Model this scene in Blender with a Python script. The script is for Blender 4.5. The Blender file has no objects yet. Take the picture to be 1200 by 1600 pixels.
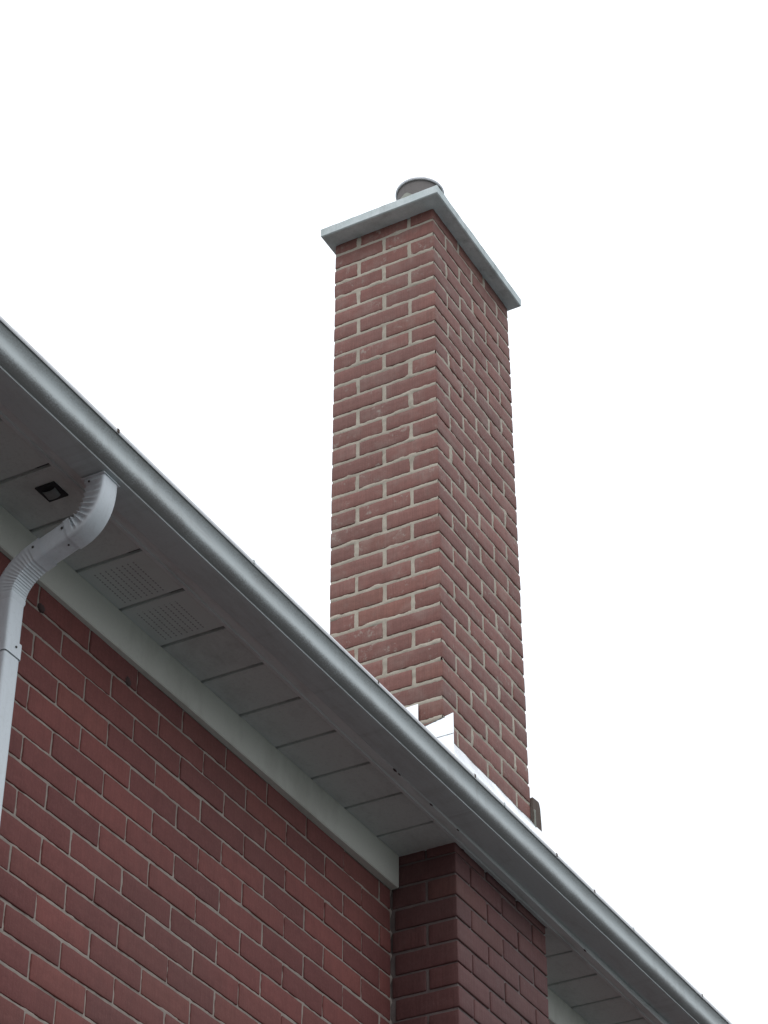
import bpy, math, random
import numpy as np
from mathutils import Vector, Matrix

random.seed(7)
RNG = np.random.RandomState(11)
SC = bpy.context.scene
COL = SC.collection

# ------------------------------------------------------------------ camera
# world: origin = near top corner of the chimney shaft, X along the eave,
# +Y into the house, Z up.  Units are metres.
PITCH, YAW, ROLL, FOC = 0.64672, 0.49686, -0.0015, 3561.1
CAM = Vector((-5.07514, -2.55610, -5.55756))
fw = Vector((math.cos(YAW)*math.cos(PITCH), math.sin(YAW)*math.cos(PITCH), math.sin(PITCH)))
rt = Vector((math.sin(YAW), -math.cos(YAW), 0))
up = rt.cross(fw)
r2 = math.cos(ROLL)*rt + math.sin(ROLL)*up
u2 = -math.sin(ROLL)*rt + math.cos(ROLL)*up
cd = bpy.data.cameras.new('camera')
cam = bpy.data.objects.new('camera', cd)
COL.objects.link(cam)
m = Matrix(((r2.x, u2.x, -fw.x, CAM.x), (r2.y, u2.y, -fw.y, CAM.y), (r2.z, u2.z, -fw.z, CAM.z), (0, 0, 0, 1)))
cam.matrix_world = m
cd.sensor_fit = 'VERTICAL'
cd.sensor_height = 24.0
cd.lens = 24.0*FOC/1600.0
cd.clip_start = 0.05
cd.clip_end = 2000
SC.camera = cam

# ------------------------------------------------------------------ world, sun, exposure
SUN_EL, SUN_AZ = math.radians(52), math.radians(200)      # azimuth measured from +X, towards the sun
w = bpy.data.worlds.new('World')
SC.world = w
w.use_nodes = True
nt = w.node_tree
bg = nt.nodes['Background']
sky = nt.nodes.new('ShaderNodeTexSky')
sky.sky_type = 'NISHITA'
sky.sun_disc = False
sky.sun_elevation = SUN_EL
sky.sun_rotation = math.pi/2 - SUN_AZ
hs = nt.nodes.new('ShaderNodeHueSaturation')
hs.inputs['Saturation'].default_value = 0.15
mx = nt.nodes.new('ShaderNodeMixRGB')
mx.inputs[0].default_value = 0.92
mx.inputs[2].default_value = (19.0, 20.0, 21.2, 1)
nt.links.new(sky.outputs[0], hs.inputs['Color'])
nt.links.new(hs.outputs[0], mx.inputs[1])
# standard overcast sky: zenith three times as bright as the horizon
tcw = nt.nodes.new('ShaderNodeTexCoord'); spw = nt.nodes.new('ShaderNodeSeparateXYZ')
nt.links.new(tcw.outputs['Generated'], spw.inputs[0])
mrw = nt.nodes.new('ShaderNodeMapRange')
mrw.inputs['From Min'].default_value = 0.0; mrw.inputs['From Max'].default_value = 1.0
mrw.inputs['To Min'].default_value = 0.34; mrw.inputs['To Max'].default_value = 1.0
nt.links.new(spw.outputs[2], mrw.inputs['Value'])
mlw = nt.nodes.new('ShaderNodeMixRGB'); mlw.blend_type = 'MULTIPLY'; mlw.inputs[0].default_value = 1.0
nt.links.new(mx.outputs[0], mlw.inputs[1]); nt.links.new(mrw.outputs[0], mlw.inputs[2])
nt.links.new(mlw.outputs[0], bg.inputs['Color'])
bg.inputs['Strength'].default_value = 0.1

sl = bpy.data.lights.new('sun', 'SUN')
sl.energy = 0.7
sl.angle = math.radians(25)
sl.color = (1.0, 0.96, 0.91)
so = bpy.data.objects.new('sun', sl)
COL.objects.link(so)
sd = Vector((math.cos(SUN_EL)*math.cos(SUN_AZ), math.cos(SUN_EL)*math.sin(SUN_AZ), math.sin(SUN_EL)))
so.rotation_euler = sd.to_track_quat('Z', 'Y').to_euler()
so.location = (-10, -10, 10)

SC.render.engine = 'CYCLES'
SC.view_settings.view_transform = 'Standard'
SC.view_settings.look = 'None'
SC.view_settings.exposure = 0.0
SC.view_settings.gamma = 1.0
SC.cycles.max_bounces = 8
SC.cycles.diffuse_bounces = 5

# ------------------------------------------------------------------ node helpers
def new_mat(name):
    mt = bpy.data.materials.new(name)
    mt.use_nodes = True
    return mt, mt.node_tree, mt.node_tree.nodes['Principled BSDF']

class NB:
    """tiny node-builder"""
    def __init__(s, nt): s.t = nt
    def n(s, kind, **kw):
        x = s.t.nodes.new(kind)
        for k, v in kw.items():
            if k.startswith('i_'):
                key = k[2:]
                key = int(key) if key.isdigit() else key.replace('_', ' ')
                x.inputs[key].default_value = v
            else:
                setattr(x, k, v)
        return x
    def l(s, a, b): s.t.links.new(a, b)
    def coord(s, scale=(1, 1, 1), loc=(0, 0, 0)):
        c = s.n('ShaderNodeTexCoord')
        mp = s.n('ShaderNodeMapping')
        mp.inputs['Scale'].default_value = scale
        mp.inputs['Location'].default_value = loc
        s.l(c.outputs['Object'], mp.inputs['Vector'])
        return mp.outputs[0]
    def noise(s, vec, scale, detail=4, rough=0.6):
        x = s.n('ShaderNodeTexNoise')
        x.inputs['Scale'].default_value = scale
        x.inputs['Detail'].default_value = detail
        x.inputs['Roughness'].default_value = rough
        s.l(vec, x.inputs['Vector'])
        return x.outputs['Fac']
    def ramp(s, fac, p0, p1, c0=(0, 0, 0, 1), c1=(1, 1, 1, 1)):
        x = s.n('ShaderNodeValToRGB')
        x.color_ramp.elements[0].position = p0
        x.color_ramp.elements[1].position = p1
        x.color_ramp.elements[0].color = c0
        x.color_ramp.elements[1].color = c1
        s.l(fac, x.inputs[0])
        return x.outputs[0]
    def mix(s, fac, a, b, mode='MIX'):
        x = s.n('ShaderNodeMixRGB', blend_type=mode)
        for i, v in ((0, fac), (1, a), (2, b)):
            if isinstance(v, (int, float)): x.inputs[i].default_value = v
            elif isinstance(v, tuple): x.inputs[i].default_value = v
            else: s.l(v, x.inputs[i])
        return x.outputs[0]
    def math(s, op, a, b=0.0, clamp=False):
        x = s.n('ShaderNodeMath', operation=op)
        x.use_clamp = clamp
        for i, v in ((0, a), (1, b)):
            if isinstance(v, (int, float)): x.inputs[i].default_value = v
            else: s.l(v, x.inputs[i])
        return x.outputs[0]
    def bump(s, h, strength, dist, normal=None):
        x = s.n('ShaderNodeBump')
        x.inputs['Strength'].default_value = strength
        x.inputs['Distance'].default_value = dist
        s.l(h, x.inputs['Height'])
        if normal is not None: s.l(normal, x.inputs['Normal'])
        return x.outputs[0]

def brick_mat(name, dark, light, mortar_col, smear=0.0, striate=1.0, purple=0.25, spec=0.5, orange=0.35):
    mt, t, p = new_mat(name)
    b = NB(t)
    at = b.n('ShaderNodeAttribute', attribute_name='tint')
    sep = b.n('ShaderNodeSeparateXYZ')
    b.l(at.outputs['Vector'], sep.inputs[0])
    co = b.coord()
    col = b.mix(sep.outputs[0], dark, light)
    # some bricks lean purple-brown, some orange
    col = b.mix(b.math('MULTIPLY', b.ramp(sep.outputs[1], 0.72, 0.98), purple), col, (0.125, 0.065, 0.066, 1))
    col = b.mix(b.math('MULTIPLY', b.ramp(sep.outputs[2], 0.80, 1.0), orange), col, (0.33, 0.15, 0.095, 1))
    # per-brick moved noise so no pattern runs over joints
    off = b.n('ShaderNodeVectorMath', operation='MULTIPLY_ADD')
    b.l(at.outputs['Vector'], off.inputs[0]); off.inputs[1].default_value = (7, 9, 11); b.l(co, off.inputs[2])
    v = off.outputs[0]
    blot = b.noise(v, 22, 5, 0.65)
    col = b.mix(b.math('MULTIPLY', b.ramp(blot, 0.40, 0.72), 0.30), col, tuple(c*0.62 for c in dark[:3])+(1,))
    grain = b.noise(v, 160, 3, 0.7)
    col = b.mix(b.math('MULTIPLY', b.ramp(grain, 0.45, 0.75), 0.20), col, tuple(min(1, c*1.5+0.02) for c in light[:3])+(1,))
    # large soot / weather variation
    big = b.noise(co, 1.6, 4, 0.6)
    col = b.mix(b.math('MULTIPLY', b.ramp(big, 0.42, 0.70), 0.22), col, (0.12, 0.085, 0.075, 1))
    cs0 = b.n('ShaderNodeVectorMath', operation='MULTIPLY')
    b.l(v, cs0.inputs[0]); cs0.inputs[1].default_value = (150, 150, 7)
    col = b.mix(b.math('MULTIPLY', b.ramp(b.noise(cs0.outputs[0], 1.0, 3, 0.65), 0.42, 0.72), 0.30*striate), col, tuple(c*0.60 for c in dark[:3])+(1,))
    if smear > 0:
        sm = b.noise(v, 34, 4, 0.75)
        sm2 = b.noise(v, 7, 2, 0.5)
        f = b.math('MULTIPLY', b.ramp(sm, 0.56, 0.68), b.ramp(sm2, 0.48, 0.66))
        col = b.mix(b.math('MULTIPLY', f, smear), col, mortar_col)
        haze = b.noise(v, 12, 3, 0.6)
        col = b.mix(b.math('MULTIPLY', b.ramp(haze, 0.50, 0.85), smear*0.45), col, mortar_col)
    b.l(col, p.inputs['Base Color'])
    p.inputs['Roughness'].default_value = 0.72
    p.inputs['Specular IOR Level'].default_value = spec
    cs = b.n('ShaderNodeVectorMath', operation='MULTIPLY')
    b.l(v, cs.inputs[0]); cs.inputs[1].default_value = (190, 190, 9)
    st = b.noise(cs.outputs[0], 1.0, 3, 0.6)
    n1 = b.bump(st, 0.55*striate, 0.0022)
    n2 = b.bump(b.noise(v, 70, 5, 0.7), 0.5, 0.0018, n1)
    b.l(n2, p.inputs['Normal'])
    return mt

def mortar_mat(name, c0, c1):
    mt, t, p = new_mat(name)
    b = NB(t)
    co = b.coord()
    col = b.mix(b.ramp(b.noise(co, 14, 5, 0.7), 0.35, 0.7), c0, c1)
    col = b.mix(b.math('MULTIPLY', b.ramp(b.noise(co, 2.3, 3, 0.6), 0.45, 0.7), 0.35), col, tuple(c*0.6 for c in c0[:3])+(1,))
    col = b.mix(b.math('MULTIPLY', b.ramp(b.noise(co, 260, 2, 0.7), 0.5, 0.8), 0.3), col, tuple(c*0.55 for c in c0[:3])+(1,))
    b.l(col, p.inputs['Base Color'])
    p.inputs['Roughness'].default_value = 0.95
    p.inputs['Specular IOR Level'].default_value = 0.1
    b.l(b.bump(b.noise(co, 180, 4, 0.8), 0.6, 0.0015), p.inputs['Normal'])
    return mt

def paint_mat(name, col, rough=0.45, dirt=0.25, dirt_col=(0.10, 0.095, 0.085, 1), scale=3.0, stretch=(1, 1, 1), fine=0.15, lo=0.5, hi=0.8, bumpy=0.12):
    mt, t, p = new_mat(name)
    b = NB(t)
    co = b.coord(stretch)
    c1 = b.coord()
    base = b.mix(b.math('MULTIPLY', b.ramp(b.noise(co, scale, 6, 0.7), lo, hi), dirt), col, dirt_col)
    base = b.mix(b.math('MULTIPLY', b.ramp(b.noise(c1, 120, 4, 0.75), 0.52, 0.75), fine), base, dirt_col)
    b.l(base, p.inputs['Base Color'])
    rr = b.n('ShaderNodeMapRange', i_To_Min=rough-0.08, i_To_Max=rough+0.2)
    b.l(b.noise(c1, 9, 4, 0.6), rr.inputs[0])
    b.l(rr.outputs[0], p.inputs['Roughness'])
    b.l(b.bump(b.noise(c1, 5, 3, 0.5), bumpy, 0.01), p.inputs['Normal'])
    return mt

def metal_mat(name, col, rough, streak=0.4):
    mt, t, p = new_mat(name)
    b = NB(t)
    co = b.coord((30, 30, 3))
    c = b.mix(b.math('MULTIPLY', b.ramp(b.noise(co, 2, 5, 0.7), 0.4, 0.75), streak), col, (0.22, 0.21, 0.20, 1))
    b.l(c, p.inputs['Base Color'])
    p.inputs['Metallic'].default_value = 0.35
    p.inputs['Roughness'].default_value = rough
    b.l(b.bump(b.noise(b.coord(), 12, 3, 0.5), 0.2, 0.01), p.inputs['Normal'])
    return mt

M = {}
MORT_CH = (0.40, 0.365, 0.32, 1)
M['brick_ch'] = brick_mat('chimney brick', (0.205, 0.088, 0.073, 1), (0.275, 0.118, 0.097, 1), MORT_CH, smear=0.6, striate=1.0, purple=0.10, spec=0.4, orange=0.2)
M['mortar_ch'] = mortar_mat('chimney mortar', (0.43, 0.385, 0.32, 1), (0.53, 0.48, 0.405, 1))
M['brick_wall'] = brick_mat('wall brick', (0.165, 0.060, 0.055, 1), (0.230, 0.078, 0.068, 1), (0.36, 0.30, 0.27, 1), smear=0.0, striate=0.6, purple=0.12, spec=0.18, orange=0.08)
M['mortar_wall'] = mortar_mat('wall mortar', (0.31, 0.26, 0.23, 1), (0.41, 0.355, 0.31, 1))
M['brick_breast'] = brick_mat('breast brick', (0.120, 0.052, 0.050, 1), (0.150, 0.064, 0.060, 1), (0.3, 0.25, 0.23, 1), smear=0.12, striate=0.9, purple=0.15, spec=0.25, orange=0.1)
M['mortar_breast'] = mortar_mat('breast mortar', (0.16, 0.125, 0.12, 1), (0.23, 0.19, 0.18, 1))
M['gutter'] = paint_mat('gutter aluminium paint', (0.50, 0.53, 0.53, 1), 0.38, 0.45, (0.15, 0.14, 0.125, 1), 2.2, (2.0, 9, 9), 0.35)
def gutter_grime_shade(mt):
    """ragged grime and painted shade bands on the underside of the ogee and below the lip"""
    t = mt.node_tree; p = t.nodes['Principled BSDF']; b = NB(t)
    src = p.inputs['Base Color'].links[0].from_socket
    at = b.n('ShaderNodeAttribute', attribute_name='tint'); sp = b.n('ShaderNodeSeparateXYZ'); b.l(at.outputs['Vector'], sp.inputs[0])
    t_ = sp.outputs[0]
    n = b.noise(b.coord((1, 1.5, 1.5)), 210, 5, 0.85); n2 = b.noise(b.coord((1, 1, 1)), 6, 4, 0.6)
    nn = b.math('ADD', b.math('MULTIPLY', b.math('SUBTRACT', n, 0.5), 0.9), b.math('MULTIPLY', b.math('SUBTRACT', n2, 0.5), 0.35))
    lowm = b.ramp(b.math('ADD', b.math('SUBTRACT', 0.36, t_), nn), 0.0, 0.22)  # low and high bands: ogee shade painted in together with grime
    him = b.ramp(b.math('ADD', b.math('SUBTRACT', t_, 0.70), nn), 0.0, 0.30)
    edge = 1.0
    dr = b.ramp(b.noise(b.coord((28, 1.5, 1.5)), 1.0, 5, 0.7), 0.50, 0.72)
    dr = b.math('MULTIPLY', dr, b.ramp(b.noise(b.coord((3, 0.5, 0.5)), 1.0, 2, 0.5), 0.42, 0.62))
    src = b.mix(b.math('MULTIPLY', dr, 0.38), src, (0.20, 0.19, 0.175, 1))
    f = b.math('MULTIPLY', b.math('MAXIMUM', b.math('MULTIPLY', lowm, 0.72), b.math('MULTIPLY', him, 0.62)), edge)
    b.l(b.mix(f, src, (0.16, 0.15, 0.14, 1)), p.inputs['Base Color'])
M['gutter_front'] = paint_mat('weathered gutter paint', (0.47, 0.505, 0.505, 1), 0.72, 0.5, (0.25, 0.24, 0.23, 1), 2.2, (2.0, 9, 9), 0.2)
gutter_grime_shade(M['gutter_front'])
M['soffit'] = paint_mat('soffit paint', (0.52, 0.53, 0.51, 1), 0.65, 0.6, (0.22, 0.21, 0.20, 1), 4.0, (1, 1.6, 2), 0.3)
M['fascia'] = paint_mat('fascia paint', (0.58, 0.60, 0.59, 1), 0.55, 0.6, (0.20, 0.19, 0.17, 1), 6.0, (0.6, 3, 3), 0.15)
M['frieze'] = paint_mat('frieze paint', (0.61, 0.61, 0.55, 1), 0.65, 0.65, (0.24, 0.22, 0.18, 1), 3.0, (1, 1, 0.4), 0.12)
M['spout'] = paint_mat('downspout paint', (0.66, 0.70, 0.73, 1), 0.36, 0.35, (0.25, 0.23, 0.21, 1), 5.0, (3, 3, 0.5), 0.15)
M['screw'] = paint_mat('screw steel', (0.06, 0.055, 0.05, 1), 0.6)
M['cap'] = mortar_mat('cap concrete', (0.60, 0.67, 0.67, 1), (0.78, 0.83, 0.84, 1))
def cap_stains(mt):
    t = mt.node_tree; p = t.nodes['Principled BSDF']; b = NB(t)
    src = p.inputs['Base Color'].links[0].from_socket
    n = b.ramp(b.noise(b.coord((1, 1, 0.35)), 17, 6, 0.75), 0.48, 0.70)
    n2 = b.ramp(b.noise(b.coord(), 4, 3, 0.6), 0.40, 0.65)
    b.l(b.mix(b.math('MULTIPLY', b.math('MULTIPLY', n, n2), 0.6), src, (0.20, 0.20, 0.185, 1)), p.inputs['Base Color'])
cap_stains(M['cap'])
M['tin'] = metal_mat('galvanised sheet', (0.66, 0.67, 0.70, 1), 0.55, 0.4)
M['flash'] = metal_mat('bright flashing', (0.95, 0.98, 1.0, 1), 0.32, 0.03)
M['flash'].node_tree.nodes['Principled BSDF'].inputs['Metallic'].default_value = 0.92
M['old_flash'] = metal_mat('weathered flashing', (0.115, 0.082, 0.064, 1), 0.9, 0.5)
M['grime'] = paint_mat('grime', (0.075, 0.045, 0.043, 1), 0.95)
M['haunch'] = mortar_mat('haunch mortar', (0.24, 0.25, 0.22, 1), (0.34, 0.34, 0.30, 1))
M['flue'] = paint_mat('sooty flue', (0.17, 0.155, 0.15, 1), 0.75, 0.6, (0.10, 0.085, 0.075, 1), 10.0, (1, 1, 0.3), 0.3)
M['flap'] = paint_mat('dull flap', (0.20, 0.21, 0.21, 1), 0.5)
M['lip'] = paint_mat('clean lip paint', (0.70, 0.70, 0.71, 1), 0.45, 0.45, (0.42, 0.37, 0.35, 1), 9.0, (1.2, 3, 3), 0.1)
M['hole'] = paint_mat('dark opening', (0.02, 0.02, 0.022, 1), 0.9)

# perforated soffit: slots laid in rows, part of the panel pattern
def perf_mat():
    mt, t, p = new_mat('perforated soffit')
    b = NB(t)
    co = b.coord()
    sep = b.n('ShaderNodeSeparateXYZ'); b.l(co, sep.inputs[0])
    fx = b.math('ABSOLUTE', b.math('SUBTRACT', b.math('FRACT', b.math('DIVIDE', sep.outputs[0], 0.0105)), 0.5))
    fy = b.math('ABSOLUTE', b.math('SUBTRACT', b.math('FRACT', b.math('DIVIDE', sep.outputs[1], 0.0155)), 0.5))
    lx = b.math('FRACT', b.math('DIVIDE', b.math('SUBTRACT', sep.outputs[0], -1.577), 0.1824))
    lx = b.math('LESS_THAN', b.math('ABSOLUTE', b.math('SUBTRACT', lx, 0.50)), 0.36)
    ly = b.math('LESS_THAN', b.math('ABSOLUTE', b.math('SUBTRACT', sep.outputs[1], 0.078)), 0.062)
    hole = b.math('MULTIPLY', b.math('MULTIPLY', lx, ly), b.math('MULTIPLY', b.math('LESS_THAN', fx, 0.30), b.math('LESS_THAN', fy, 0.11)))
    base = b.mix(b.math('MULTIPLY', b.ramp(b.noise(co, 5, 5, 0.7), 0.5, 0.8), 0.3), (0.52, 0.54, 0.52, 1), (0.2, 0.19, 0.17, 1))
    col = b.mix(hole, base, (0.24, 0.24, 0.24, 1))
    b.l(col, p.inputs['Base Color'])
    p.inputs['Roughness'].default_value = 0.55
    b.l(b.bump(b.math('SUBTRACT', 1.0, hole), 0.3, 0.001), p.inputs['Normal'])
    return mt
M['perf'] = perf_mat()

def ground_mat():
    mt, t, p = new_mat('lawn')
    b = NB(t)
    co = b.coord()
    c = b.mix(b.ramp(b.noise(co, 0.6, 5, 0.6), 0.35, 0.7), (0.076, 0.085, 0.082, 1), (0.108, 0.116, 0.114, 1))
    c = b.mix(b.math('MULTIPLY', b.ramp(b.noise(co, 25, 5, 0.8), 0.4, 0.7), 0.5), c, (0.045, 0.055, 0.038, 1))
    b.l(c, p.inputs['Base Color'])
    p.inputs['Roughness'].default_value = 0.95
    b.l(b.bump(b.noise(co, 40, 5, 0.8), 0.8, 0.03), p.inputs['Normal'])
    return mt
M['ground'] = ground_mat()
def paving_mat():
    mt, t, p = new_mat('concrete drive')
    b = NB(t)
    co = b.coord()
    c = b.mix(b.ramp(b.noise(co, 1.5, 6, 0.7), 0.35, 0.7), (0.100, 0.108, 0.118, 1), (0.145, 0.153, 0.168, 1))
    b.l(c, p.inputs['Base Color'])
    p.inputs['Roughness'].default_value = 0.9
    b.l(b.bump(b.noise(co, 90, 4, 0.8), 0.5, 0.005), p.inputs['Normal'])
    return mt
M['drive'] = paving_mat()
def shingle_mat():
    mt, t, p = new_mat('asphalt shingle')
    b = NB(t)
    co = b.coord()
    br = b.n('ShaderNodeTexBrick')
    br.inputs['Scale'].default_value = 1.0
    br.inputs['Brick Width'].default_value = 0.3; br.inputs['Row Height'].default_value = 0.14
    br.inputs['Mortar Size'].default_value = 0.006
    br.inputs['Color1'].default_value = (0.10, 0.09, 0.085, 1); br.inputs['Color2'].default_value = (0.065, 0.06, 0.058, 1)
    br.inputs['Mortar'].default_value = (0.02, 0.02, 0.02, 1)
    b.l(co, br.inputs['Vector'])
    c = b.mix(b.math('MULTIPLY', b.noise(co, 300, 2, 0.8), 0.5), br.outputs[0], (0.16, 0.15, 0.14, 1))
    b.l(c, p.inputs['Base Color'])
    p.inputs['Roughness'].default_value = 0.95
    return mt
M['shingle'] = shingle_mat()

# ------------------------------------------------------------------ mesh helpers
def link(name, verts, faces, mats, parent=None, mi=None, smooth=None, attrs=None):
    me = bpy.data.meshes.new(name)
    me.from_pydata([tuple(v) for v in verts] if not isinstance(verts, np.ndarray) else verts.tolist(), [], faces if isinstance(faces, list) else faces.tolist())
    if not isinstance(mats, (list, tuple)): mats = [mats]
    for x in mats: me.materials.append(x)
    if mi is not None: me.polygons.foreach_set('material_index', np.asarray(mi, dtype=np.int32))
    if smooth is not None:
        me.polygons.foreach_set('use_smooth', np.full(len(me.polygons), bool(smooth)) if np.isscalar(smooth) else np.asarray(smooth))
    if attrs is not None:
        a = me.attributes.new('tint', 'FLOAT_VECTOR', 'POINT')
        a.data.foreach_set('vector', np.asarray(attrs, dtype=np.float32).ravel())
    me.update()
    o = bpy.data.objects.new(name, me)
    COL.objects.link(o)
    if parent is not None: o.parent = parent
    return o

class MB:
    def __init__(s): s.v = []; s.f = []; s.m = []; s.k = 0
    def add(s, vs, fs, mi=0):
        s.v.extend([tuple(v) for v in vs]); s.f.extend([tuple(i+s.k for i in f) for f in fs]); s.m.extend([mi]*len(fs)); s.k += len(vs)
    def box(s, a, b, mi=0, bev=0.0):
        x0, y0, z0 = a; x1, y1, z1 = b
        vs = [(x0, y0, z0), (x1, y0, z0), (x1, y1, z0), (x0, y1, z0), (x0, y0, z1), (x1, y0, z1), (x1, y1, z1), (x0, y1, z1)]
        s.add(vs, [(0, 3, 2, 1), (4, 5, 6, 7), (0, 1, 5, 4), (1, 2, 6, 5), (2, 3, 7, 6), (3, 0, 4, 7)], mi)
    def loft(s, rings, closed=True, caps=True, mi=0):
        n = len(rings[0]); vs = [p for r in rings for p in r]; fs = []
        for i in range(len(rings)-1):
            for j in range(n if closed else n-1):
                j2 = (j+1) % n
                fs.append((i*n+j, i*n+j2, (i+1)*n+j2, (i+1)*n+j))
        if caps and closed:
            fs.append(tuple(range(n))[::-1]); fs.append(tuple((len(rings)-1)*n+j for j in range(n)))
        s.add(vs, fs, mi)
    def build(s, name, mats, parent=None, smooth=False, bevel=0.0):
        o = link(name, s.v, s.f, mats, parent, s.m, smooth)
        import bmesh
        bm = bmesh.new(); bm.from_mesh(o.data)
        bmesh.ops.recalc_face_normals(bm, faces=bm.faces)
        bm.to_mesh(o.data); bm.free()
        if bevel:
            md = o.modifiers.new('bevel', 'BEVEL'); md.width = bevel; md.segments = 2; md.limit_method = 'ANGLE'; md.angle_limit = math.radians(40)
        return o

def auto_smooth(o, deg=35):
    me = o.data
    me.polygons.foreach_set('use_smooth', np.ones(len(me.polygons), dtype=bool))
    me.set_sharp_from_angle(angle=math.radians(deg))

# vectorised value noise
_T = RNG.rand(64, 64, 64).astype(np.float32)
def vnoise(P, sc):
    Q = np.asarray(P)*sc + 1000.0
    i = np.floor(Q).astype(int); f = Q-i; f = f*f*(3-2*f)
    out = 0
    for dx in (0, 1):
        for dy in (0, 1):
            for dz in (0, 1):
                wgt = (f[:, 0] if dx else 1-f[:, 0])*(f[:, 1] if dy else 1-f[:, 1])*(f[:, 2] if dz else 1-f[:, 2])
                out = out + wgt*_T[(i[:, 0]+dx) % 64, (i[:, 1]+dy) % 64, (i[:, 2]+dz) % 64]
    return out*2-1
def fbm(P, sc, oc=3):
    s = 0; a = 1; t = 0
    for k in range(oc):
        s = s+a*vnoise(np.asarray(P)+k*3.7, sc*2**k); t += a; a *= 0.55
    return s/t

def rough_box(size, seg, rad, amp):
    """closed brick: gridded box with rounded arrises; returns verts centred at 0 and quads"""
    n = [max(2, int(round(s/seg))) for s in size]
    pts = {}; V = []; F = []
    def axis(k):
        # positions with extra row at the arris
        h = size[k]/2
        inner = np.linspace(-h+rad, h-rad, n[k])
        return np.concatenate([[-h], inner, [h]])
    A = [axis(k) for k in range(3)]
    L = [len(a) for a in A]
    def vid(i, j, k):
        key = (i, j, k)
        if key not in pts:
            pts[key] = len(V); V.append((A[0][i], A[1][j], A[2][k]))
        return pts[key]
    for ax in range(3):
        a1, a2 = [(1, 2), (2, 0), (0, 1)][ax]
        for side in (0, L[ax]-1):
            for i in range(L[a1]-1):
                for j in range(L[a2]-1):
                    q = []
                    for di, dj in ((0, 0), (1, 0), (1, 1), (0, 1)):
                        t = [0, 0, 0]; t[ax] = side; t[a1] = i+di; t[a2] = j+dj
                        q.append(vid(*t))
                    F.append(q if side else q[::-1])
    V = np.array(V); F = np.array(F)
    h = np.array(size)/2
    inner = np.clip(V, -(h-rad), h-rad)
    d = V-inner
    ln = np.linalg.norm(d, axis=1, keepdims=True); ln[ln == 0] = 1
    V = inner+d/ln*rad
    return V, F

_cache = {}
def brick_pile(bricks, seg=0.013, rad=0.0028, amp=0.0008, jit=0.0009):
    """bricks: list of (centre, size).  Returns verts, faces, tint."""
    VV = []; FF = []; TT = []; k = 0
    for c, s in bricks:
        key = tuple(np.round(s, 3))
        if key not in _cache: _cache[key] = rough_box(s, seg, rad, amp)
        V, F = _cache[key]
        P = V+np.array(c)+RNG.uniform(-jit, jit, 3)
        a = RNG.uniform(-0.004, 0.004)
        # a hair of rotation about the horizontal face normal
        n1 = fbm(P+RNG.rand(3)*9, 45, 2); n2 = fbm(P+31+RNG.rand(3)*9, 30, 2)
        h = np.array(s)/2
        dirn = V/h
        P = P+dirn*(n1[:, None]*amp)+np.sign(V)*(n2[:, None]*amp*0.6)
        P[:, 2] += a*(V[:, 0]+V[:, 1])
        t = RNG.rand(3)
        VV.append(P); FF.append(F+k); TT.append(np.repeat(t[None], len(P), 0)); k += len(P)
    return np.concatenate(VV), np.concatenate(FF), np.concatenate(TT)

def mortar_sheet(u0, u1, z0, z1, res, fjoint, to3d, rec=0.003, amp=0.0042, hj=0.0055, drop=0.45, patch=0.004, vlift=0.0):
    """displaced sheet; fjoint(U,Z)->distance to nearest joint centre line; to3d(U,Z,h)"""
    nu = int((u1-u0)/res)+1; nz = int((z1-z0)/res)+1
    U, Z = np.meshgrid(np.linspace(u0, u1, nu), np.linspace(z0, z1, nz))
    U = U.ravel(); Z = Z.ravel()
    d = fjoint(U, Z)
    P = np.stack([U, Z, np.full_like(U, u0*3.3+z0)], 1)
    h = -rec+amp*fbm(P, 55, 3)+patch*np.clip(fbm(P+5, 13, 3)-0.18, 0, 1)-drop*np.clip(d-hj, 0, 0.02)
    if vlift:
        fz = np.abs((-Z/C)-np.round(-Z/C))*C
        h = h+vlift*np.clip((fz-0.006)/0.006, 0, 1)
    h = np.where(d > hj*1.2+0.004, np.minimum(h, -0.002-(d-hj)*0.2), h)
    V = to3d(U, Z, h)
    idx = np.arange(nu*nz).reshape(nz, nu)
    F = np.stack([idx[:-1, :-1].ravel(), idx[:-1, 1:].ravel(), idx[1:, 1:].ravel(), idx[1:, :-1].ravel()], 1)
    return V, F

def merge(parts):
    """parts: (V,F,T or None,mat_index,smooth)"""
    VV = []; FF = []; TT = []; MI = []; SM = []; k = 0
    for V, F, T, mi, sm in parts:
        VV.append(V); FF.extend((np.asarray(F)+k).tolist()); TT.append(T if T is not None else np.full((len(V), 3), 0.5))
        MI += [mi]*len(F); SM += [sm]*len(F); k += len(V)
    return np.concatenate(VV), FF, np.concatenate(TT), MI, SM

def box_vf(a, b):
    mb = MB(); mb.box(a, b); return np.array(mb.v, dtype=float), np.array(mb.f)

# ------------------------------------------------------------------ dimensions
C = 0.0672585          # course height
W, D = 0.59, 0.39      # chimney plan
WALL_Y = 0.1775        # outer face of the wall
SOF = SOFZ = -2.436    # soffit height
GROUND = -7.16
BX0, BY0 = 0.010, -0.0248   # chimney breast corner
WPH, BPH = 0.685, 0.641     # course phase of wall and breast

def empty(name, loc):
    o = bpy.data.objects.new(name, None); COL.objects.link(o); o.location = loc; o.empty_display_size = 0.3
    return o

# ------------------------------------------------------------------ ground
mb = MB(); mb.add([(-400, -400, GROUND), (400, -400, GROUND), (400, 400, GROUND), (-400, 400, GROUND)], [(0, 1, 2, 3)])
g = mb.build('ground', M['ground']); g['kind'] = 'structure'
mb = MB(); mb.box((-14, -4.8, GROUND-0.05), (14, -1.9, GROUND+0.02))
g = mb.build('driveway', M['drive'], bevel=0.01); g['kind'] = 'structure'

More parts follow.
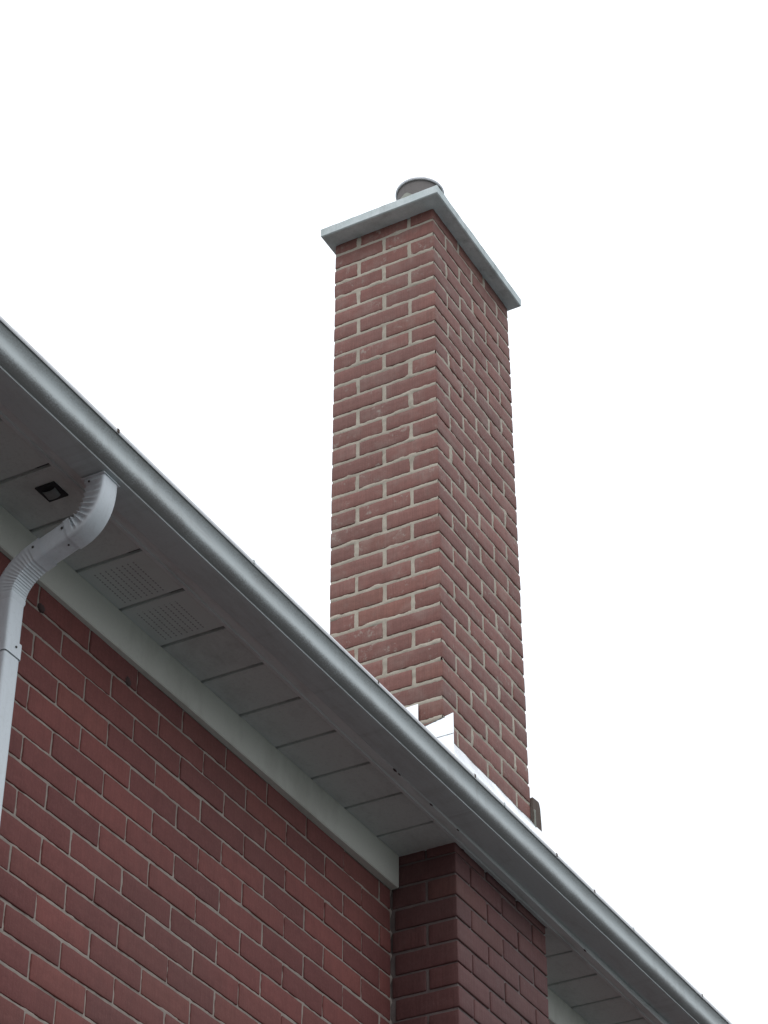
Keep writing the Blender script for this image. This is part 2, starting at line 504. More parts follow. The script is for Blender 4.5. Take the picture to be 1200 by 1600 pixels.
# ------------------------------------------------------------------ the house
house = bpy.data.objects.new('brick_house', None)
COL.objects.link(house)
house['label'] = 'red brick house with pale eaves, white gutter and downspout and a tall brick chimney'
house['category'] = 'house'

# ---- wall: real bricks round the visible part, a plain bonded body beyond
MW = 0.2035
def wall_bricks(x0, x1, ztop, zbot, skip=None):
    out = []
    k = int(math.floor(-ztop/C - WPH))
    while True:
        zt = -(k+WPH)*C; zb = zt-C
        if zb < zbot: break
        off = -0.163+(0.0 if k % 2 == 0 else 0.1015)
        n0 = int(math.floor((x0-off)/MW))
        for n in range(n0, int((x1-off)/MW)+1):
            a = off+n*MW; b = a+MW
            a += 0.0034; b -= 0.0034
            a2, b2 = a, b
            if skip: 
                if a2 < skip[0] < b2: b2 = skip[0]
                elif a2 < skip[1] < b2: a2 = skip[1]
                elif a2 >= skip[0] and b2 <= skip[1]: continue
            if b2-a2 < 0.02: continue
            zj = RNG.uniform(-0.0012, 0.0012)
            zc = (zt+zb)/2+zj
            out.append(((round((a2+b2)/2, 4), WALL_Y+0.045+RNG.uniform(-0.0012, 0.0012), zc), (round(b2-a2, 3), 0.09, C-0.0070)))
        k += 1
    return out
wb = wall_bricks(-3.4, 2.4, SOF+0.03, -4.75, skip=(0.0, 0.60))
V1, F1, T1 = brick_pile(wb, seg=0.016, rad=0.0022, amp=0.0007, jit=0.0007)
def wall_joint(U, Z):
    kk = -Z/C-WPH
    k = np.floor(kk); fz = kk-k
    dz = np.minimum(fz, 1-fz)*C
    off = -0.163+np.where(np.mod(k, 2) == 0, 0.0, 0.1015)
    fu = (U-off)/MW; fu = fu-np.floor(fu)
    du = np.minimum(fu, 1-fu)*MW
    return np.minimum(dz, du)
V2, F2 = mortar_sheet(-2.05, 0.03, -3.95, SOF+0.03, 0.0055, wall_joint, lambda U, Z, h: np.stack([U, WALL_Y-h, Z], 1), rec=0.0026, amp=0.0026, hj=0.0036, patch=0.003)
V3, F3 = box_vf((-8.5, WALL_Y+0.0085, GROUND), (6.5, 8.0, SOF+0.06))
V, F, T, MI, SMO = merge([(V1, F1, T1, 0, True), (V2, F2, None, 1, True), (V3, F3, None, 1, False)])
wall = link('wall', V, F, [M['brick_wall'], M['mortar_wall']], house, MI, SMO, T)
# lower wall and the ends beyond the eave view, coarser courses of the same brick
lb = []
k = int(math.ceil(4.75/C - WPH))
while -(k+WPH)*C-C > GROUND:
    zt = -(k+WPH)*C
    off = -0.163+(0.0 if k % 2 == 0 else 0.1015)
    for n in range(-41, 33):
        a = off+n*MW+0.0045
        if a < -8.5 or a+MW > 6.5: continue
        lb.append((a, zt-0.004, a+MW-0.009, zt-C+0.0045))
    k += 1
k = int(math.floor(-(SOF+0.03)/C-WPH))
while -(k+WPH)*C-C > -4.75:
    zt = -(k+WPH)*C
    off = -0.163+(0.0 if k % 2 == 0 else 0.1015)
    for n in range(-41, 33):
        a = off+n*MW+0.0045
        if (-3.4-MW < a-0.0045 <= 2.4) or a < -8.5 or a+MW > 6.5: continue
        lb.append((a, zt-0.004, a+MW-0.009, zt-C+0.0045))
    k += 1
mb = MB(); tt = []
for x0, z1, x1, z0 in lb:
    mb.box((x0, WALL_Y+RNG.uniform(-.001, .001), z0), (x1, WALL_Y+0.012, z1)); tt += [RNG.rand(3)]*8
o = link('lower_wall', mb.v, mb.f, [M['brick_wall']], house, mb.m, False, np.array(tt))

# ---- chimney breast: one brick proud of the wall, three bricks wide
bb = []
BW, BD = 0.592, 0.2023
k = int(math.floor(-(SOF+0.05)/C-BPH))
while True:
    zt = -(k+BPH)*C
    if zt-C < -5.3: break
    zc = zt-C/2; hz = C-0.0075
    J = 0.0075
    if k % 2 == 0:       # course with stretcher filling the side face
        bb += [((BX0+0.045, BY0+0.097, zc), (0.09, 0.194, hz)), ((BX0+BW-0.045, BY0+0.097, zc), (0.09, 0.194, hz))]
        bb += [((BX0+0.09+J+0.0985-0.0018, BY0+0.045, zc), (0.195, 0.09, hz)), ((BX0+BW/2+0.1025-0.0018, BY0+0.045, zc), (0.195, 0.09, hz))]
    else:
        for n in range(3): bb.append(((BX0+0.0955+n*0.2005, BY0+0.045, zc), (0.191, 0.09, hz)))
        for xx in (BX0+0.045, BX0+BW-0.045): bb.append(((xx, BY0+0.15, zc), (0.09, 0.104, hz)))
    k += 1
V1, F1, T1 = brick_pile(bb, seg=0.014, rad=0.003, amp=0.0009, jit=0.0012)
V2, F2 = box_vf((BX0+0.0045, BY0+0.0045, GROUND), (BX0+BW-0.0045, WALL_Y+0.02, SOF+0.05))
V, F, T, MI, SMO = merge([(V1, F1, T1, 0, True), (V2, F2, None, 1, False)])
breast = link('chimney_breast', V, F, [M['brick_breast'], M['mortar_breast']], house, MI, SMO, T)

# ---- eave: soffit, fascia, frieze, gutter, all swept between two end sections
XL, XR = -8.9, 6.9
def lerp_x(x, yl, yr, x0=-3.0, x1=3.0):
    return yl+(yr-yl)*(x-x0)/(x1-x0)
def e_y(x): return lerp_x(x, -0.021, -0.037)        # soffit outer edge
def f_y(x): return lerp_x(x, 0.171, 0.132)          # frieze face
def d_y(x): return lerp_x(x, -0.072, -0.0725)       # fascia face
SEAM0, SEAMW = -1.577, 0.1824
# soffit panels, each a shallow tray with V-groove seams; perforated pair are their own sub-parts
sof = MB()
vents = []
n0 = int((XL-SEAM0)/SEAMW)-1
def panel(mbx, x0, x1):
    g = 0.011; SOF = SOFZ+RNG.uniform(-0.0008, 0.0004)
    sec = [(x0+0.0005, SOF+0.009), (x0+0.0012, SOF+0.0015), (x0+g*0.5, SOF), (x1-g-0.001, SOF), (x1-g, SOF+0.0092)]
    ya0, ya1 = e_y(x0)+0.004, f_y(x0)+0.02
    r0 = [(x, e_y(x)+0.002, z) for x, z in sec]; r1 = [(x, WALL_Y+0.01, z) for x, z in sec]
    mbx.loft([r0, r1], closed=False, caps=False)
for n in range(n0, n0+95):
    x0 = SEAM0+n*SEAMW; x1 = x0+SEAMW
    if x0 < XL or x1 > XR: continue
    if n in (0, 1): vents.append((x0, x1)); continue
    panel(sof, x0, x1)
sof.box((XL, e_y(XL)+0.03, SOF+0.0095), (XR, WALL_Y+0.005, SOF+0.016))
soffit = sof.build('soffit', M['soffit'], house)
for x0, x1 in vents:
    v = MB(); panel(v, x0, x1)
    o = v.build('perforated_panel', M['perf'], soffit)
    o['label'] = 'soffit panel punched with rows of small air holes'
# dark square damper left of the downspout
v = MB()
sx0, sx1, sy0, sy1 = -1.895, -1.838, 0.006, 0.058
v.box((sx0, sy0, SOF-0.0035), (sx1, sy1, SOF-0.0005))
o = v.build('vent_opening', M['hole'], soffit)
o['label'] = 'small dark square opening in the soffit'
v = MB()
rings = []
for i in range(9):
    a = math.pi*i/8
    y = (sy0+sy1)/2-0.017*math.cos(a); z = SOF-0.0045-0.006*math.sin(a)
    rings.append([(sx0+0.017, y, z), (sx1-0.012, y+0.004, z), (sx1-0.012, y+0.004, z+0.002), (sx0+0.017, y, z+0.002)])
v.loft(rings)
v.build('damper_flap', M['flap'], soffit, smooth=True)

# frieze board on the wall, in two runs either side of the breast
def frieze(x0, x1):
    f = MB(); rings = []
    N = 24
    for i in range(N+1):
        x = x0+(x1-x0)*i/N; y = f_y(x); zb = -2.537+0.0015*math.sin(x*5)
        rings.append([(x, y, SOF-0.001), (x, y+0.001, zb+0.003), (x, y+0.004, zb), (x, WALL_Y-0.0005, zb-0.001), (x, WALL_Y-0.0005, SOF-0.001)])
    f.loft(rings)
    return f.build('frieze_board', M['frieze'], house, bevel=0.0)
frieze(XL+0.1, 0.004)
frieze(BX0+BW+0.006, XR-0.1)

# fascia with its hemmed lower edge and the receiving channel of the soffit
f = MB()
def run(sec_fn, name, mat, x0=XL, x1=XR, N=60, parent=house, smooth=False):
    mbx = MB(); rings = []
    for i in range(N+1):
        x = x0+(x1-x0)*i/N
        rings.append(sec_fn(x))
    mbx.loft(rings)
    o = mbx.build(name, mat, parent)
    return o
def fsec(x):
    e = e_y(x); d = d_y(x); z = SOF-0.004
    return [(x, e, z+0.02), (x, e, z), (x, e-0.010, z-0.0015), (x, e-0.012, z+0.002), (x, e-0.016, z+0.002), (x, e-0.018, z-0.001), (x, d+0.0035, z-0.0015), (x, d+0.0005, z+0.002), (x, d+0.0005, SOF+0.145), (x, e, SOF+0.145)]
fascia = run(fsec, 'fascia', M['fascia'])

# gutter: ogee-fronted trough sloping down to the outlet on the left
def g_z(x): return -2.4465+0.0105*max(min(x, 3.2), -3.2) - 0.0
def gutter_profile(x):
    zb = lerp_x(x, -2.4725, -2.4005)*1.0
    ybk = d_y(x)-0.0006
    yc = lerp_x(x, -0.138, -0.157)
    yl = lerp_x(x, -0.1615, -0.1775)
    zl = zb+0.092
    o = yl-yc
    front = [(yc+0.002, zb), (yc-0.0006, zb+0.0006), (yc-0.0012, zb+0.0045), (yc+0.0006, zb+0.0065)]
    # S-curve
    ks = [(0.14, 0.09), (0.42, 0.135), (0.66, 0.18), (0.80, 0.23), (0.85, 0.29), (0.84, 0.36), (0.79, 0.43), (0.73, 0.50), (0.68, 0.57), (0.65, 0.64), (0.66, 0.71), (0.73, 0.78), (0.87, 0.85), (0.99, 0.905)]
    for a, b in ks: front.append((yc+o*a, zb+0.092*b))
    front += [(yl+0.0008, zl-0.0065), (yl-0.0016, zl-0.0055), (yl-0.0022, zl-0.001), (yl-0.0010, zl), (yl+0.010, zl)]
    th = 0.0009
    inner = [(y+th, z+(th if i < 8 else 0)) for i, (y, z) in enumerate(front[:-5])]
    path = [(ybk, zb+0.10), (ybk, zb), ((ybk+yc)/2, zb-0.0012)] + front
    back = [(yl+0.010, zl-th)] + inner[::-1] + [(ybk-th, zb+th), (ybk-th, zb+0.10)]
    return [(x, y, z) for y, z in path+back]
def gutter_run(x0, x1, N, name='gutter'):
    mbx = MB(); rings = []
    for i in range(N+1):
        x = x0+(x1-x0)*i/N
        wob = 0.0012*math.sin(x*3.1+1)+0.0007*math.sin(x*8.3)
        r = [(px, py+wob*0.5, pz+wob) for px, py, pz in gutter_profile(x)]
        # gutter end caps are closed by the loft caps
        rings.append(r)
    mbx.loft(rings)
    nf = len(rings[0])
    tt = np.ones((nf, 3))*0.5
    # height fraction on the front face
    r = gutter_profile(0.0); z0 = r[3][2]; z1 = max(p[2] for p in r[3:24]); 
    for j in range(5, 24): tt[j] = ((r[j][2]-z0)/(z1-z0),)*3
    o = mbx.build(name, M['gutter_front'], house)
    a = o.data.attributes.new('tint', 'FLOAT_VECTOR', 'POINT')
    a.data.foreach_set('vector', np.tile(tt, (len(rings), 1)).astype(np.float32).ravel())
    auto_smooth(o, 50)
    return o
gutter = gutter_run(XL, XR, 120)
def lip(x):
    p = gutter_profile(x)
    zb = lerp_x(x, -2.4725, -2.4005)
    return lerp_x(x, -0.1615, -0.1775), zb+0.092
v = MB(); rings = []
for i in range(141):
    x = XL+(XR-XL)*i/140; y, z = lip(x)
    wob = 0.0012*math.sin(x*3.1+1)+0.0007*math.sin(x*8.3)
    y += wob*0.5; z += wob
    rings.append([(x, y-0.0030, z-0.0085), (x, y-0.0042, z-0.0066), (x, y-0.0040, z+0.0018), (x, y-0.0020, z+0.0040), (x, y+0.010, z+0.0030), (x, y+0.010, z+0.0006), (x, y-0.001, z-0.0005)])
v.loft(rings)
o = v.build('rolled_lip', M['lip'], gutter); auto_smooth(o, 50)
for i, x in enumerate((-3.2, -2.62, -1.906, -1.328, -0.71, -0.154, 0.03, 0.376, 0.642, 0.934, 1.492, 2.1, 2.7)):
    y, z = lip(x)
    v = MB()
    v.box((x-0.004, y-0.0052, z-0.0060), (x+0.004, y+0.006, z+0.0046))
    v.box((x-0.004, y+0.006, z-0.002), (x+0.004, d_y(x)-0.002, z+0.0012))
    v.build('gutter_hanger', M['old_flash'] if i % 3 else M['gutter'], gutter, bevel=0.001)
# lapped joint seams in the gutter
for x in (2.45, -4.1):
    v = MB(); rings = []
    for xx in (x, x+0.0012, x+0.035):
        r = gutter_profile(xx)
        n = 22
        rings.append([(a, b-0.0011, c-0.0011) for a, b, c in r[2:n]])
    v.loft(rings, closed=False, caps=False)
    o = v.build('lap_joint', M['gutter'], gutter); auto_smooth(o, 50)

# ---- downspout
DX0, DX1 = -1.893, -1.842
cxs = (DX0+DX1)/2
def spout_ring(cy, cz, ang, hw, hd, rib=0.0, grow=0.0, side=1):
    """rectangular section with rounded corners; ang = direction of travel in the YZ plane (rad, 0=+Y)"""
    t = (math.cos(ang), math.sin(ang))       # along
    nrm = (math.sin(ang), -math.cos(ang))    # outward normal: bottom / front side
    out = []
    hw += grow; hd += grow
    R = 0.006
    cs = []
    for sx, sn in ((-1, 1), (1, 1), (1, -1), (-1, -1)):
        ccx, ccn = sx*(hw-R), sn*(hd-R)
        a0 = {(-1, 1): math.pi/2, (1, 1): 0.0, (1, -1): -math.pi/2, (-1, -1): math.pi}[(sx, sn)]
        arc = []
        for i in range(4):
            a = a0+ (math.pi/2)*(i/3)
            arc.append((ccx+R*math.cos(a), ccn+R*math.sin(a)))
        cs.append(arc)
    # order: start at +x,+n going counter clockwise
    order = [cs[1], cs[0], cs[3], cs[2]]
    pts = []
    for k in range(4):
        pts += order[k]
        a = order[k][-1]; b = order[(k+1) % 4][0]
        for q in (0.2, 0.4, 0.6, 0.8): pts.append((a[0]+(b[0]-a[0])*q, a[1]+(b[1]-a[1])*q))
    for x, n in pts:
        if rib:
            depth = n/hd                        # +1 = outer curve, -1 = inner curve
            wgt = min(1.0, max(0.0, (0.72-depth*side)/0.85))
            x -= math.copysign(rib*wgt*min(1, abs(x)/(hw-R)), x)
            n += rib*1.2*(1 if depth*side < -0.9 else 0)*side
        out.append((cxs+x, cy+nrm[0]*n, cz+nrm[1]*n))
    return out
HW, HD = 0.0255, 0.0255
def arc_path(p0, a0, p1, a1, n):
    """cubic hermite from p0 heading a0 to p1 heading a1"""
    L = math.hypot(p1[0]-p0[0], p1[1]-p0[1])*1.15
    t0 = (math.cos(a0)*L, math.sin(a0)*L); t1 = (math.cos(a1)*L, math.sin(a1)*L)
    out = []
    for i in range(n+1):
        s = i/n
        h = (2*s**3-3*s**2+1, s**3-2*s**2+s, -2*s**3+3*s**2, s**3-s**2)
        dh = (6*s*s-6*s, 3*s*s-4*s+1, -6*s*s+6*s, 3*s*s-2*s)
        p = [h[0]*p0[k]+h[1]*t0[k]+h[2]*p1[k]+h[3]*t1[k] for k in (0, 1)]
        d = [dh[0]*p0[k]+dh[1]*t0[k]+dh[2]*p1[k]+dh[3]*t1[k] for k in (0, 1)]
        out.append((p[0], p[1], math.atan2(d[1], d[0])))
    return out
ds = empty('downspout', (0, 0, 0)); ds.parent = house
A_SL = math.radians(-20)
def unwrap(a):
    return a
# upper elbow
path = arc_path((-0.1035, -2.467), math.radians(-93), (-0.049, -2.5805), A_SL, 84)
pre = [(-0.103, -2.452, math.radians(-90)), (-0.1035, -2.466, math.radians(-92))]
post = [(-0.049+d*math.cos(A_SL), -2.5805+d*math.sin(A_SL), A_SL) for d in (0.004, 0.012)]
v = MB(); rings = []
allp = pre+path+post
for i, (y, z, a) in enumerate(allp):
    s = (i-len(pre))/84.0
    rib = 0.0
    if 0.05 < s < 0.97:
        ph = (s-0.05)/0.92*8.5
        rib = 0.0085*abs(math.sin(math.pi*ph))**0.8
    rings.append(spout_ring(y, z, a, HW, HD, rib, 0.0022))
v.loft(rings, caps=False)
e1 = v.build('elbow', M['spout'], ds); auto_smooth(e1, 38); e1['label'] = 'upper crimped elbow under the gutter outlet'
# flange at the outlet
v = MB()
v.box((DX0-0.008, -0.1345, -2.4655), (DX1+0.006, -0.072, -2.4635))
v.build('outlet_flange', M['spout'], ds, bevel=0.001)
# slanting pipe
v = MB(); rings = []
for d in (0.0, 0.03, 0.06, 0.09, 0.118):
    rings.append(spout_ring(-0.049+d*math.cos(A_SL), -2.5805+d*math.sin(A_SL), A_SL, HW, HD))
v.loft(rings, caps=False)
o = v.build('offset_pipe', M['spout'], ds); auto_smooth(o, 38)
# lower elbow
sx, sz = -0.049+0.078*math.cos(A_SL), -2.5805+0.078*math.sin(A_SL)
path = arc_path((sx+0.010, sz-0.004), A_SL, (0.1160, -2.712), math.radians(-90), 84)
v = MB(); rings = [spout_ring(sx, sz, A_SL, HW, HD, 0, 0.0024)]
for i, (y, z, a) in enumerate(path):
    s = i/84.0
    rib = 0.0
    if 0.12 < s < 0.95:
        ph = (s-0.12)/0.83*13
        rib = 0.0014*abs(math.sin(math.pi*ph))**0.8
    rings.append(spout_ring(y, z, a, HW, HD, rib, 0.0018, side=-1))
rings.append(spout_ring(0.1160, -2.722, math.radians(-90), HW-0.001, HD-0.001, 0, 0.0))
v.loft(rings, caps=False)
o = v.build('elbow', M['spout'], ds); auto_smooth(o, 38); o['label'] = 'lower crimped elbow against the brick wall'
# vertical pipe: fluted front
def vring(z, g=0.0):
    return [(x, y, z) for x, y, _ in spout_ring(0.1160, 0, math.radians(-90), HW+g, HD+g)]
v = MB(); v.loft([vring(-2.700, -0.0004), vring(-2.86, -0.0004), vring(-2.8605)], caps=False); v.loft([vring(-2.8605, 0.0014), vring(-3.4, 0.0014), vring(-4.2, 0.0014), vring(GROUND+0.05, 0.0014)], caps=False)
o = v.build('pipe', M['spout'], ds); auto_smooth(o, 38)
# strap
v = MB()
v.loft([vring(-2.820, 0.0026), vring(-2.8205, 0.0036), vring(-2.8585, 0.0036), vring(-2.859, 0.0026)], caps=False)
v.box((DX1+0.003, WALL_Y-0.006, -2.8575), (DX1+0.020, WALL_Y-0.002, -2.8215))
v.box((DX0-0.020, WALL_Y-0.006, -2.8575), (DX0-0.003, WALL_Y-0.002, -2.8215))
o = v.build('strap', M['spout'], ds)
# screws
def screw(x, y, z, nx, ny, nz, r=0.0032):
    n = Vector((nx, ny, nz)).normalized()
    t = n.orthogonal().normalized(); bvec = n.cross(t)
    v = MB(); rings = []
    for rr, h in ((r, 0), (r, 0.0016), (r*0.6, 0.0026)):
        rings.append([tuple(Vector((x, y, z))+n*h+(t*math.cos(a)+bvec*math.sin(a))*rr) for a in [2*math.pi*i/10 for i in range(10)]])
    v.loft(rings)
    v.build('screw', M['screw'], ds)
nb = (0, math.sin(A_SL), -math.cos(A_SL))
screw(DX0-0.0015, -0.030, -2.580, -1, 0, 0)
screw(DX0-0.0020, 0.044, -2.606, -1, 0, 0)
screw(-1.872, -0.049+0.024*math.cos(A_SL)+HD*math.sin(A_SL), -2.5805+0.024*math.sin(A_SL)-HD*math.cos(A_SL), *nb, r=0.0025)
screw(-1.862, 0.1160-HD-0.004, -2.836, 0, -1, 0, r=0.0028)
screw(DX0-0.0015, -0.092, -2.474, -1, 0, 0, r=0.0028)

# ---- roof slab rising away behind the gutter
mb = MB()
s = math.tan(math.radians(22))
def rz(y): return -2.318+(y+0.09)*s
mb.add([(XL, -0.100, rz(-0.100)), (XR, -0.100, rz(-0.100)), (XR, 4.2, rz(4.2)), (XL, 4.2, rz(4.2)), (XL, 8.5, rz(-0.1)), (XR, 8.5, rz(-0.1)),
        (XL, -0.092, rz(-0.100)-0.012), (XR, -0.092, rz(-0.100)-0.012), (XR, 4.2, rz(4.2)-0.05), (XL, 4.2, rz(4.2)-0.05), (XL, 8.4, rz(-0.1)-0.05), (XR, 8.4, rz(-0.1)-0.05)],
       [(0, 1, 2, 3), (3, 2, 5, 4), (7, 6, 9, 8), (8, 9, 10, 11), (0, 6, 7, 1), (4, 5, 11, 10), (0, 3, 9, 6), (3, 4, 10, 9), (1, 7, 8, 2), (2, 8, 11, 5)])
mb.build('roof', M['shingle'], house)
# gable walls under the roof so nothing is hollow from the side
mb = MB()
for x0, x1 in ((-8.5, -8.3), (6.3, 6.5)):
    mb = MB()
    mb.add([(x0, 0.19, SOF), (x1, 0.19, SOF), (x1, 8.0, SOF), (x0, 8.0, SOF), (x0, 4.2, rz(4.2)-0.06), (x1, 4.2, rz(4.2)-0.06)], [(0, 3, 4), (1, 5, 2), (0, 4, 5, 1), (3, 2, 5, 4), (0, 1, 2, 3)])
    mb.build('gable', M['soffit'], house)

# ---- the chimney shaft
cb = []
k = -1
JV, JB = 0.0145, 0.0110
while True:
    zt = -k*C
    if zt-C < -2.40: break
    zb = zt-C
    hz = C-JB
    zc = (zt+zb)/2
    if k == -1: zc -= 0.004; hz = 0.050
    q = 0.2-JV
    if k % 2 == 0:
        e = JV/2
        for x in (0.045, W-0.045):
            cb += [((x, (0.195-e)/2, zc), (0.09, 0.195-e, hz)), ((x, D-(0.195-e)/2, zc), (0.09, 0.195-e, hz))]
        for y in (0.045, D-0.045):
            cb += [((0.195, y, zc), (0.2-JV, 0.09, hz)), ((0.395, y, zc), (0.2-JV, 0.09, hz))]
    else:
        for y in (0.045, D-0.045):
            e = JV/2
            cb += [(((0.195-e)/2, y, zc), (0.195-e, 0.09, hz)), ((W/2, y, zc), (0.2-JV, 0.09, hz)), ((W-(0.195-e)/2, y, zc), (0.195-e, 0.09, hz))]
        for x in (0.045, W-0.045):
            cb.append(((x, D/2, zc), (0.09, 0.2-JV, hz)))
    k += 1
V1, F1, T1 = brick_pile(cb, seg=0.013, rad=0.0026, amp=0.0006, jit=0.0011)
def ch_joint(width, half_even):
    def f(U, Z):
        kk = -Z/C; k = np.floor(kk); fz = kk-k
        dz = np.minimum(fz, 1-fz)*C
        ev = np.mod(k, 2) == 0
        if width == D:   # side face: even course joint at centre, odd at quarters
            je = np.abs(U-0.195); jo = np.minimum(np.abs(U-0.095), np.abs(U-0.295))
        else:
            je = np.minimum(np.minimum(np.abs(U-0.095), np.abs(U-0.295)), np.abs(U-0.495)); jo = np.minimum(np.abs(U-0.195), np.abs(U-0.395))
        du = np.where(ev, je, jo)
        return np.minimum(dz+0.0010, du)
    return f
zl, zh = -2.30, 0.045
V2, F2 = mortar_sheet(0.003, D-0.003, zl, zh, 0.0042, ch_joint(D, 0), lambda U, Z, h: np.stack([-h, U, Z], 1), rec=0.0010, amp=0.0022, hj=0.0060, patch=0.009)
V4, F4 = mortar_sheet(0.003, W-0.003, zl, zh, 0.0046, ch_joint(W, 0), lambda U, Z, h: np.stack([U, -h, Z], 1), rec=0.0030, amp=0.0022, hj=0.0060, patch=0.006, vlift=0.0018)
F2 = F2[:, ::-1]
V3, F3 = box_vf((0.0068, 0.0068, -2.41), (W-0.005, D-0.005, 0.05))
V, F, T, MI, SMO = merge([(V1, F1, T1, 0, True), (V2, F2, None, 1, True), (V4, F4, None, 1, True), (V3, F3, None, 1, False)])
chim = link('chimney', V, F, [M['brick_ch'], M['mortar_ch']], house, MI, SMO, T)

# cap: cast slab, chipped top arris, low wash to the centre
def cap():
    x0, x1, y0, y1 = -0.066, 0.600, -0.050, 0.412
    zb, zt = 0.048, 0.090
    def loop(ins, z, amp=0.0, n=40):
        pts = []
        xs = [x0+ins, x1-ins]; ys = [y0+ins, y1-ins]
        L = [((xs[0], ys[0]), (xs[1], ys[0])), ((xs[1], ys[0]), (xs[1], ys[1])), ((xs[1], ys[1]), (xs[0], ys[1])), ((xs[0], ys[1]), (xs[0], ys[0]))]
        for a, b in L:
            for i in range(n):
                t = i/n
                x = a[0]+(b[0]-a[0])*t; y = a[1]+(b[1]-a[1])*t
                pts.append((x, y, z))
        P = np.array(pts)
        if amp:
            nn = fbm(P+2.2, 30, 3)
            P[:, 2] += amp*nn
            cc = np.array([(x0+x1)/2, (y0+y1)/2])
            d = np.sign(P[:, :2]-cc)
            P[:, :2] += d*(fbm(P+7.7, 26, 3)*amp*0.6)[:, None]
        return [tuple(p) for p in P]
    m_ = MB()
    m_.loft([loop(0.10, zb+0.004), loop(0.004, zb, 0.0006), loop(0.0, zb+0.003, 0.0008), loop(0.0, zt-0.006, 0.0022), loop(0.006, zt, 0.0042), loop(0.03, zt+0.006, 0.004), loop(0.10, zt+0.016), loop(0.20, zt+0.028)])
    o = m_.build('chimney_cap', M['cap'], chim); auto_smooth(o, 32)
cap()

# short round flue with a folded rim, and the lump of mortar it is bedded in
FX, FY, FZ = 0.137, 0.121, 0.300
FD = -0.006
def circ(r, z, n=48, dx=0, dy=0): return [(FX+dx+r*math.cos(2*math.pi*i/n), FY+dy+r*math.sin(2*math.pi*i/n), z+FD) for i in range(n)]
v = MB()
v.loft([circ(0.081, 0.07), circ(0.081, 0.293), circ(0.0835, 0.294), circ(0.0745, 0.312), circ(0.072, 0.25), circ(0.070, 0.12), circ(0.001, 0.11)])
o = v.build('flue_pipe', M['flue'], chim); auto_smooth(o, 40)
v = MB()
v.loft([circ(0.0815, 0.2945), circ(0.0872, 0.2945), circ(0.0885, 0.2965), circ(0.0882, 0.3035), circ(0.084, 0.3075), circ(0.0765, 0.306), circ(0.0765, 0.2990)])
o = v.build('flue_rim', M['tin'], chim); auto_smooth(o, 40)
v = MB(); rings = []
for k_, (r_, z_) in enumerate(((0.150, 0.098), (0.135, 0.125), (0.112, 0.165), (0.098, 0.185), (0.090, 0.210), (0.0815, 0.220))):
    ring = []
    for i in range(48):
        a = 2*math.pi*i/48
        lump = 1+0.10*math.sin(3*a+0.7)+0.07*math.sin(7*a+k_)+0.04*math.sin(13*a)
        zz = z_+(0.018*math.sin(a*2+2.4)+0.007*math.sin(a*9))*(k_/5.0)
        rr = max(0.0805, 0.081+(r_-0.081)*lump)
        ring.append((FX+rr*math.cos(a), FY+rr*math.sin(a), zz))
    rings.append(ring)
v.loft(rings, caps=False)
v.build('mortar_collar', M['haunch'], chim, smooth=True)

# flashing: stepped side sheet, sloping front apron, weathered end piece
v = MB()
X0 = -0.0075
def sheet(y0, y1, zt0, zt1, zb, x=X0, th=0.0016):
    v.add([(x, y0, zb), (x, y1, zb), (x, y1, zt1), (x, y0, zt0), (x+th, y0, zb), (x+th, y1, zb), (x+th, y1, zt1), (x+th, y0, zt0)],
          [(0, 1, 2, 3), (7, 6, 5, 4), (0, 3, 7, 4), (1, 5, 6, 2), (3, 2, 6, 7), (0, 4, 5, 1)])
sheet(-0.0365, 0.080, -2.020, -2.043, -2.0885)
sheet(-0.0350, 0.082, -2.0865, -2.0895, -2.30, x=X0+0.002)
sheet(0.0775, 0.245, -1.957, -1.962, -2.20, x=X0-0.0018)
sheet(0.2425, 0.40, -1.892, -1.895, -2.12, x=X0)
fl = v.build('side_flashing', M['flash'], chim)
fl['label'] = 'bright stepped metal flashing on the chimney side'
v = MB()
N = 30; rings = []
for i in range(N+1):
    x = -0.006+(0.664+0.006)*i/N
    wob = 0.0016*math.sin(x*23)+0.001*math.sin(x*61)
    rings.append([(x, -0.0005, -2.079+wob), (x, -0.006, -2.084+wob), (x, -0.046, -2.175), (x, -0.085, -2.30), (x, -0.082, -2.30), (x, -0.043, -2.175), (x, -0.001, -2.083+wob)])
v.loft(rings)
fr = v.build('front_apron', M['flash'], chim)
fr['label'] = 'pale metal apron along the foot of the chimney front'
v = MB()
rings = []
for x, ztop in ((0.592, -1.992), (0.594, -1.990), (0.636, -1.986), (0.640, -1.989), (0.648, -2.010), (0.652, -2.06)):
    ins = 0.0
    rings.append([(x, -0.008, -2.16), (x, 0.05, -2.16), (x, 0.05, ztop-0.01), (x, -0.008, ztop)])
v.loft(rings)
o = v.build('corner_flashing', M['old_flash'], chim, bevel=0.002)
o['label'] = 'weathered dark flashing stub at the far foot of the chimney'
v = MB(); v.box((0.5925, -0.0125, -2.12), (0.601, -0.0085, -2.035)); v.build('sealant_shade_bead', M['haunch'], chim, bevel=0.001)

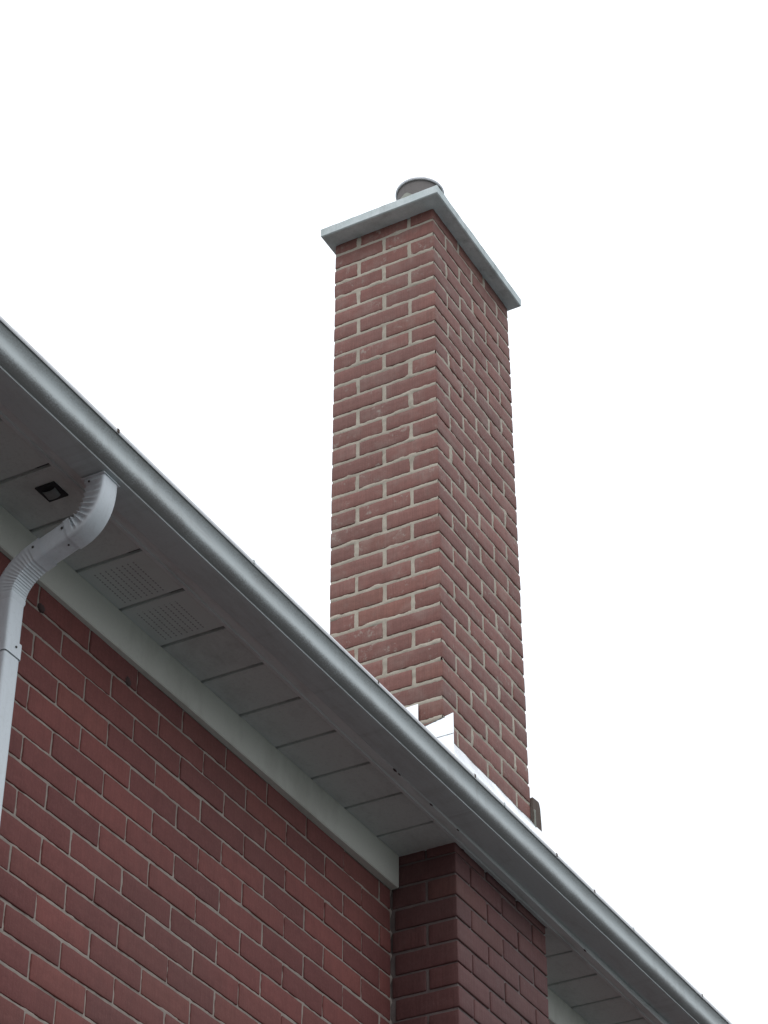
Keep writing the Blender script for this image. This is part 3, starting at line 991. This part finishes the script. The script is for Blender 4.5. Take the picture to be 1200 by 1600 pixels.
# old grime blobs left on the top courses of the wall, and drips under the board
def blob(x, z, r, n=26):
    v = MB(); ring = []
    rr = random.Random(int(x*1000))
    for i in range(n):
        a = 2*math.pi*i/n; q = r*(0.75+0.4*rr.random())
        ring.append((x+q*math.cos(a), WALL_Y-0.0012, z+q*0.8*math.sin(a)))
    ring2 = [(x+(p[0]-x)*0.5, WALL_Y-0.0035, z+(p[2]-z)*0.5) for p in ring]
    ring0 = [(p[0], WALL_Y+0.004, p[2]) for p in ring]
    v.loft([ring0, ring, ring2])
    o = v.build('dirt_patch', M['grime'], wall, smooth=True)
    o['label'] = 'dark round dirt patch on the bricks under the eave'
blob(-1.677, -2.592, 0.013); blob(-1.322, -2.590, 0.014)

# crumbs of dirt and old web caught between fascia and gutter
for i, (x, r) in enumerate(((-0.43, .0050), (-0.405, .0032), (-0.22, .0042), (-0.06, .0034), (0.79, .0045))):
    v = MB(); rings = []
    rr = random.Random(i)
    for k_ in range(5):
        a = math.pi*(k_+0.001)/4.002
        rings.append([(x+2.2*r*math.sin(a)*math.cos(b_)*(0.7+0.5*rr.random()), d_y(x)+0.003+r*0.55*math.sin(a)*math.sin(b_), SOF-0.007-r*0.45*math.cos(a)*(0.7+0.5*rr.random())) for b_ in [2*math.pi*j/9 for j in range(9)]])
    v.loft(rings)
    o = v.build('dirt_crumb', M['grime'], fascia, smooth=True)

# dark beads along the flashing tops, painting in the shade under the brick
def bead(pts, r=0.0024):
    v = MB(); rings = []
    for i, p in enumerate(pts):
        q = r*(0.75+0.5*random.random())
        rings.append([(p[0]+q*ax_, p[1]+q*ay_, p[2]+q*az_) for ax_, ay_, az_ in ((0, 0, 1), (-.8, -.8, .3), (-.8, -.8, -.6), (.4, .4, -1))])
    v.loft(rings)
    v.build('sealant_shade_bead', M['shade_line'], chim, smooth=True)
M['shade_line'] = paint_mat('dark shade line', (0.16, 0.15, 0.14, 1), 0.8)
bead([(X0+0.001, 0.078-0.084*i/20, -2.0428+0.0165*i/20) for i in range(21)])
bead([(0.0+0.588*i/70, -0.002, -2.0785+0.0016*math.sin((0.588*i/70)*23)) for i in range(71)], 0.0022)
